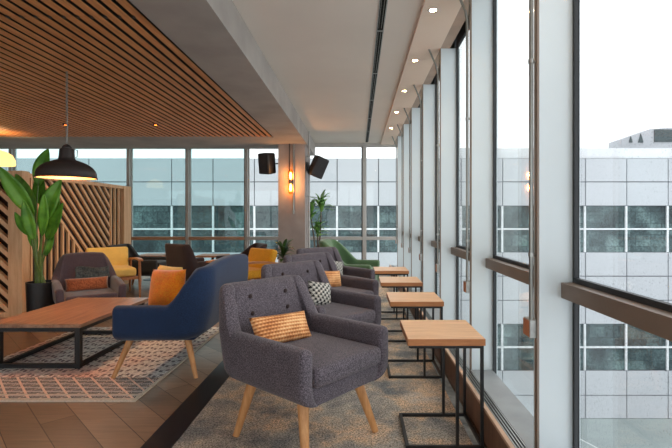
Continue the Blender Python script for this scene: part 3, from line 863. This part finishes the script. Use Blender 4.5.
# ---------------------------------------------------------------- plants
def leaf(T, pts, width, mat, stem_from=None, name='leaf', fold=.25, side=None, n=14, stem_r=.008, prof=.9):
    """blade along a quadratic curve pts[0] (base), pts[1] (control), pts[2] (tip)"""
    a, b, c = [Vector(p) for p in pts]; bm = BM(); rows = []
    for i in range(n+1):
        t = i/n; p = (1-t)**2*a+2*t*(1-t)*b+t*t*c; d = (2*(1-t)*(b-a)+2*t*(c-b)).normalized()
        s = side or d.cross(Vector((0,-1,0))).normalized(); s = (s-d*s.dot(d)).normalized(); nn = s.cross(d).normalized()
        w = width*.46*max(.01, math.sin(PI*min(1, (t*.96+.02))**prof))**.8
        rows.append([bm.verts.new(p+s*w*k+nn*abs(k)*w*fold) for k in (-1,-.6,-.2,0,.2,.6,1)])
    for r0, r1 in zip(rows, rows[1:]):
        for k in range(6): bm.faces.new((r0[k], r0[k+1], r1[k+1], r1[k]))
    o = obj(name, bm, mat, T, angle=180); md = o.modifiers.new('Solidify', 'SOLIDIFY'); md.thickness = .0025
    if stem_from is not None:
        s0 = Vector(stem_from); mid = (s0+a)/2 + Vector((0,0,.0)) + (a-s0).cross(Vector((0,1,0)))*.04
        bm = BM(); tube(bm, [s0, mid, a, (1-.3)**2*a+2*.3*.7*b+.09*c], [stem_r*1.3, stem_r, stem_r*.8, stem_r*.3], 8)
        obj('stem', bm, MAT['stem'], T)
def pot(T, r, h, z0=0, mat=None, taper=.9):
    bm = BM(); lathe(bm, [(r*taper, z0), (r, z0+h-.01), (r, z0+h), (r*.9, z0+h), (r*.88, z0+h-.05)], n=36); obj('pot', bm, mat or MAT['pot'], T, angle=50)
    bm = BM(); lathe(bm, [(r*.88, z0+h-.045), (r*.88, z0+h-.03), (.01, z0+h-.02)], n=24); obj('soil', bm, MAT['soil'], T)
PX, PY = -3.43, 4.86
T = thing('potted_plant', 'tall broad-leaved plant in a black pot before the slatted screen', 'plant', (PX, PY, 0))
pot(T, .145, .45)
def W(px, py, dy=0.0):
    d = PY+dy; return ((px-358)*d/F-PX, dy, EYE-(py-217)*d/F)
L = [((38,186,.1),(42,166,.1),(48,149,.15),.19), ((34,216,-.15),(18,190,-.2),(-2,166,-.3),.20), ((36,214,0),(28,196,.05),(16,174,.1),.20),
     ((44,222,-.1),(50,200,-.12),(61,180,-.1),.20), ((47,240,.05),(54,226,0),(63,203,-.05),.15), ((40,204,.15),(40,190,.18),(41,172,.2),.16),
     ((31,236,-.05),(24,226,-.12),(15,212,-.18),.12), ((45,256,.1),(50,246,.08),(54,230,.1),.10), ((37,250,.12),(33,236,.18),(30,214,.25),.13), ((48,228,.2),(56,214,.25),(58,192,.3),.14), ((42,236,-.1),(46,214,-.16),(44,194,-.2),.13), ((34,240,-.15),(30,222,-.18),(24,200,-.22),.15)]
for (b, c, e, w) in L:
    leaf(T, [W(*b), W(*c), W(*e)], w, MAT['leaf'], stem_from=(random.uniform(-.04,.04), random.uniform(-.05,.05), .41), fold=.3)
# small plant before the column
T = thing('potted_plant', 'bushy low potted plant at the foot of the concrete column', 'plant', (-1.13, 6.75, .006))
pot(T, .12, .30)
bm = BM(); tube(bm, [(0,0,.27),(.01,0,.5),(0,0,.70)], [.012,.010,.006], 8); obj('trunk', bm, MAT['trunk'], T)
for k in range(42):
    a = k*2.4; e = random.uniform(-.1, 1.25); ln = random.uniform(.16, .27)
    b = Vector((0,0,random.uniform(.50,.68))); dirv = Vector((math.cos(a)*math.cos(e), math.sin(a)*math.cos(e), math.sin(e)))
    m_ = b+dirv*ln*.55+Vector((0,0,.04)); c = b+dirv*ln
    leaf(T, [b, m_, c-Vector((0,0,.03))], .06, MAT['leaf_dark'], fold=.2, side=dirv.cross(Vector((0,0,1))), n=8)
# dracaena by the windows
T = thing('potted_plant', 'slender cane palm with tufts of narrow leaves right of the column', 'plant', (-.78, 8.25, 0))
pot(T, .15, .35)
def tuft(cx, cy, cz, n, ln, seed):
    random.seed(seed)
    for k in range(n):
        a = k*2.4+seed; e = random.uniform(.0, 1.35)
        b = Vector((cx, cy, cz-.12+.24*k/n)); dv = Vector((math.cos(a)*math.cos(e), math.sin(a)*math.cos(e), math.sin(e)))
        leaf(T, [b, b+dv*ln*.6+Vector((0,0,.04)), b+dv*ln-Vector((0,0,.03))], .075, MAT['leaf_palm'], fold=.25, side=dv.cross(Vector((0,0,1))), n=7, prof=.7)
for (x, y, z), tip in (((-.0,0,.31), (-.10,0,1.22)), ((.03,.03,.31), (.10,.03,1.38)), ((-.02,.05,.31), (.04,.0,.92))):
    bm = BM(); tube(bm, [(x,y,z), ((x+tip[0])/2+.02, y, (z+tip[2])/2), tip], [.018,.014,.010], 8); obj('cane', bm, MAT['trunk'], T)
tuft(-.10, 0, 1.20, 30, .26, 3); tuft(.10, .03, 1.36, 30, .26, 5); tuft(.04, 0, .90, 24, .22, 8)

# ---------------------------------------------------------------- outside
DF = 18.0; S = DF/F; MX = (584.7-358)*S; PXW = 41.25*S
def zf(py): return EYE-(py-217)*S
bd = thing('opposite_building', 'pale panelled office building with two rows of dark windows across the street', 'building', (0, DF, zf(418)))
def zb_(py): return zf(py)-zf(418)
cols = [MX+4*PXW - k*PXW for k in range(22)]
rows = [158.5,182,206,252,276,300,323.8,370,394.8,418]
bm = BM(); g = .018
for c0, c1 in zip(cols, cols[1:]):
    for r0, r1 in zip(rows, rows[1:]):
        if (r0, r1) in ((206,252), (323.8,370)): continue
        box(bm, c1+g, c0-g, -.06, 0, zb_(r1)+g, zb_(r0)-g)
obj('wall_panel', bm, MAT['facade'], bd, smooth=False)
bm = BM(); xa, xb_ = cols[-1], cols[0]
box(bm, xa, xb_, -.02, 8, zb_(206), zb_(158.5)); box(bm, xa, xb_, -.02, 8, zb_(323.8), zb_(252)); box(bm, xa, xb_, -.02, 8, 0, zb_(370))
box(bm, xa, xb_, .5, 8, zb_(252), zb_(206)); box(bm, xa, xb_, .5, 8, zb_(370), zb_(323.8))
obj('wall_core', bm, MAT['facade_joint'], bd, smooth=False)
obj('parapet', B(4.0, xb_, .15, .5, zb_(158.5), zb_(147.5)), plain('parapet_white', (214,216,218), .6, var=.02), bd, smooth=False)
for c0, c1 in zip(cols, cols[1:]):
    for r0, rm, r1 in ((206,229,252), (323.8,347,370)):
        bm = BM()
        box(bm, c1-.03, c1+.03, -.05, .05, zb_(r1), zb_(r0)); box(bm, c0-.045, c0-.031, -.05, .05, zb_(r1), zb_(r0))
        box(bm, c1+.03, c0-.045, -.05, .05, zb_(rm)-.032, zb_(rm)+.032)
        w = obj('window', bm, MAT['facade_frame'], bd, smooth=False)
        obj('pane', B(c1+.03, c0-.03, .02, .06, zb_(r1), zb_(r0)), MAT['facade_glass'], w, smooth=False)
# roof hut
hb = thing('rooftop_hut', 'sloping rooftop plant room with two dark triangular vents above the opposite building', 'building', (0, 22, zf(158.5)))
s2 = 22/F
def hx(px): return (px-358)*s2
def hz(py): return EYE-(py-217)*s2-zf(158.5)
bm = BM(); prism(bm, [(hx(622),0),(hx(690),0),(hx(690),hz(126)),(hx(650),hz(129)),(hx(622),hz(139))], lambda p: (p[0],0,p[1]), lambda p: (p[0],1.2,p[1]))
obj('wall', bm, MAT['facade'], hb, smooth=False)
for px, w_, h_ in ((630.5, 1.8, 136), (640.5, 2.6, 133.5)):
    bm = BM(); prism(bm, [(hx(px-w_),hz(142.5)),(hx(px+w_),hz(142.5)),(hx(px),hz(h_))], lambda p: (p[0],-.04,p[1]), lambda p: (p[0],.0,p[1]))
    obj('vent', bm, MAT['roof_dark'], hb, smooth=False)
obj('louvre', B(hx(654), hx(689), -.05, 0, hz(142), hz(129.5)), MAT['roof_dark'], hb, smooth=False)
struct('ground', B(-30, 30, .95, 40, -7.2, zf(418)), MAT['paving'])
bm = BM(); bar(bm, (7.6, 17.3, zf(418)+.004), (8.9, 14.5, zf(418)+.004), .05, .008)
tag(obj('road_marking', bm, plain('white_road_paint', (220,224,222), .7), smooth=False), 'thin white line on the pale paving below the opposite building', 'road marking')

# ---------------------------------------------------------------- sky, camera
w = bpy.data.worlds.new('World'); bpy.context.scene.world = w; w.use_nodes = True
bg = w.node_tree.nodes['Background']; bg.inputs[0].default_value = (.93,.96,1.0,1); bg.inputs[1].default_value = 1.45
cam = bpy.data.cameras.new('Camera'); co = bpy.data.objects.new('Camera', cam); C.objects.link(co)
co.location = (0,0,EYE); co.rotation_euler = (PI/2,0,0)
cam.sensor_width = 36; cam.lens = 24; cam.shift_x = (336-358)/672; cam.shift_y = (217-224)/672; cam.clip_start = .05; cam.clip_end = 200
sc = bpy.context.scene; sc.camera = co
sc.view_settings.view_transform = 'Standard'; sc.view_settings.look = 'None'; sc.view_settings.gamma = 1
sc.view_settings.exposure = .55
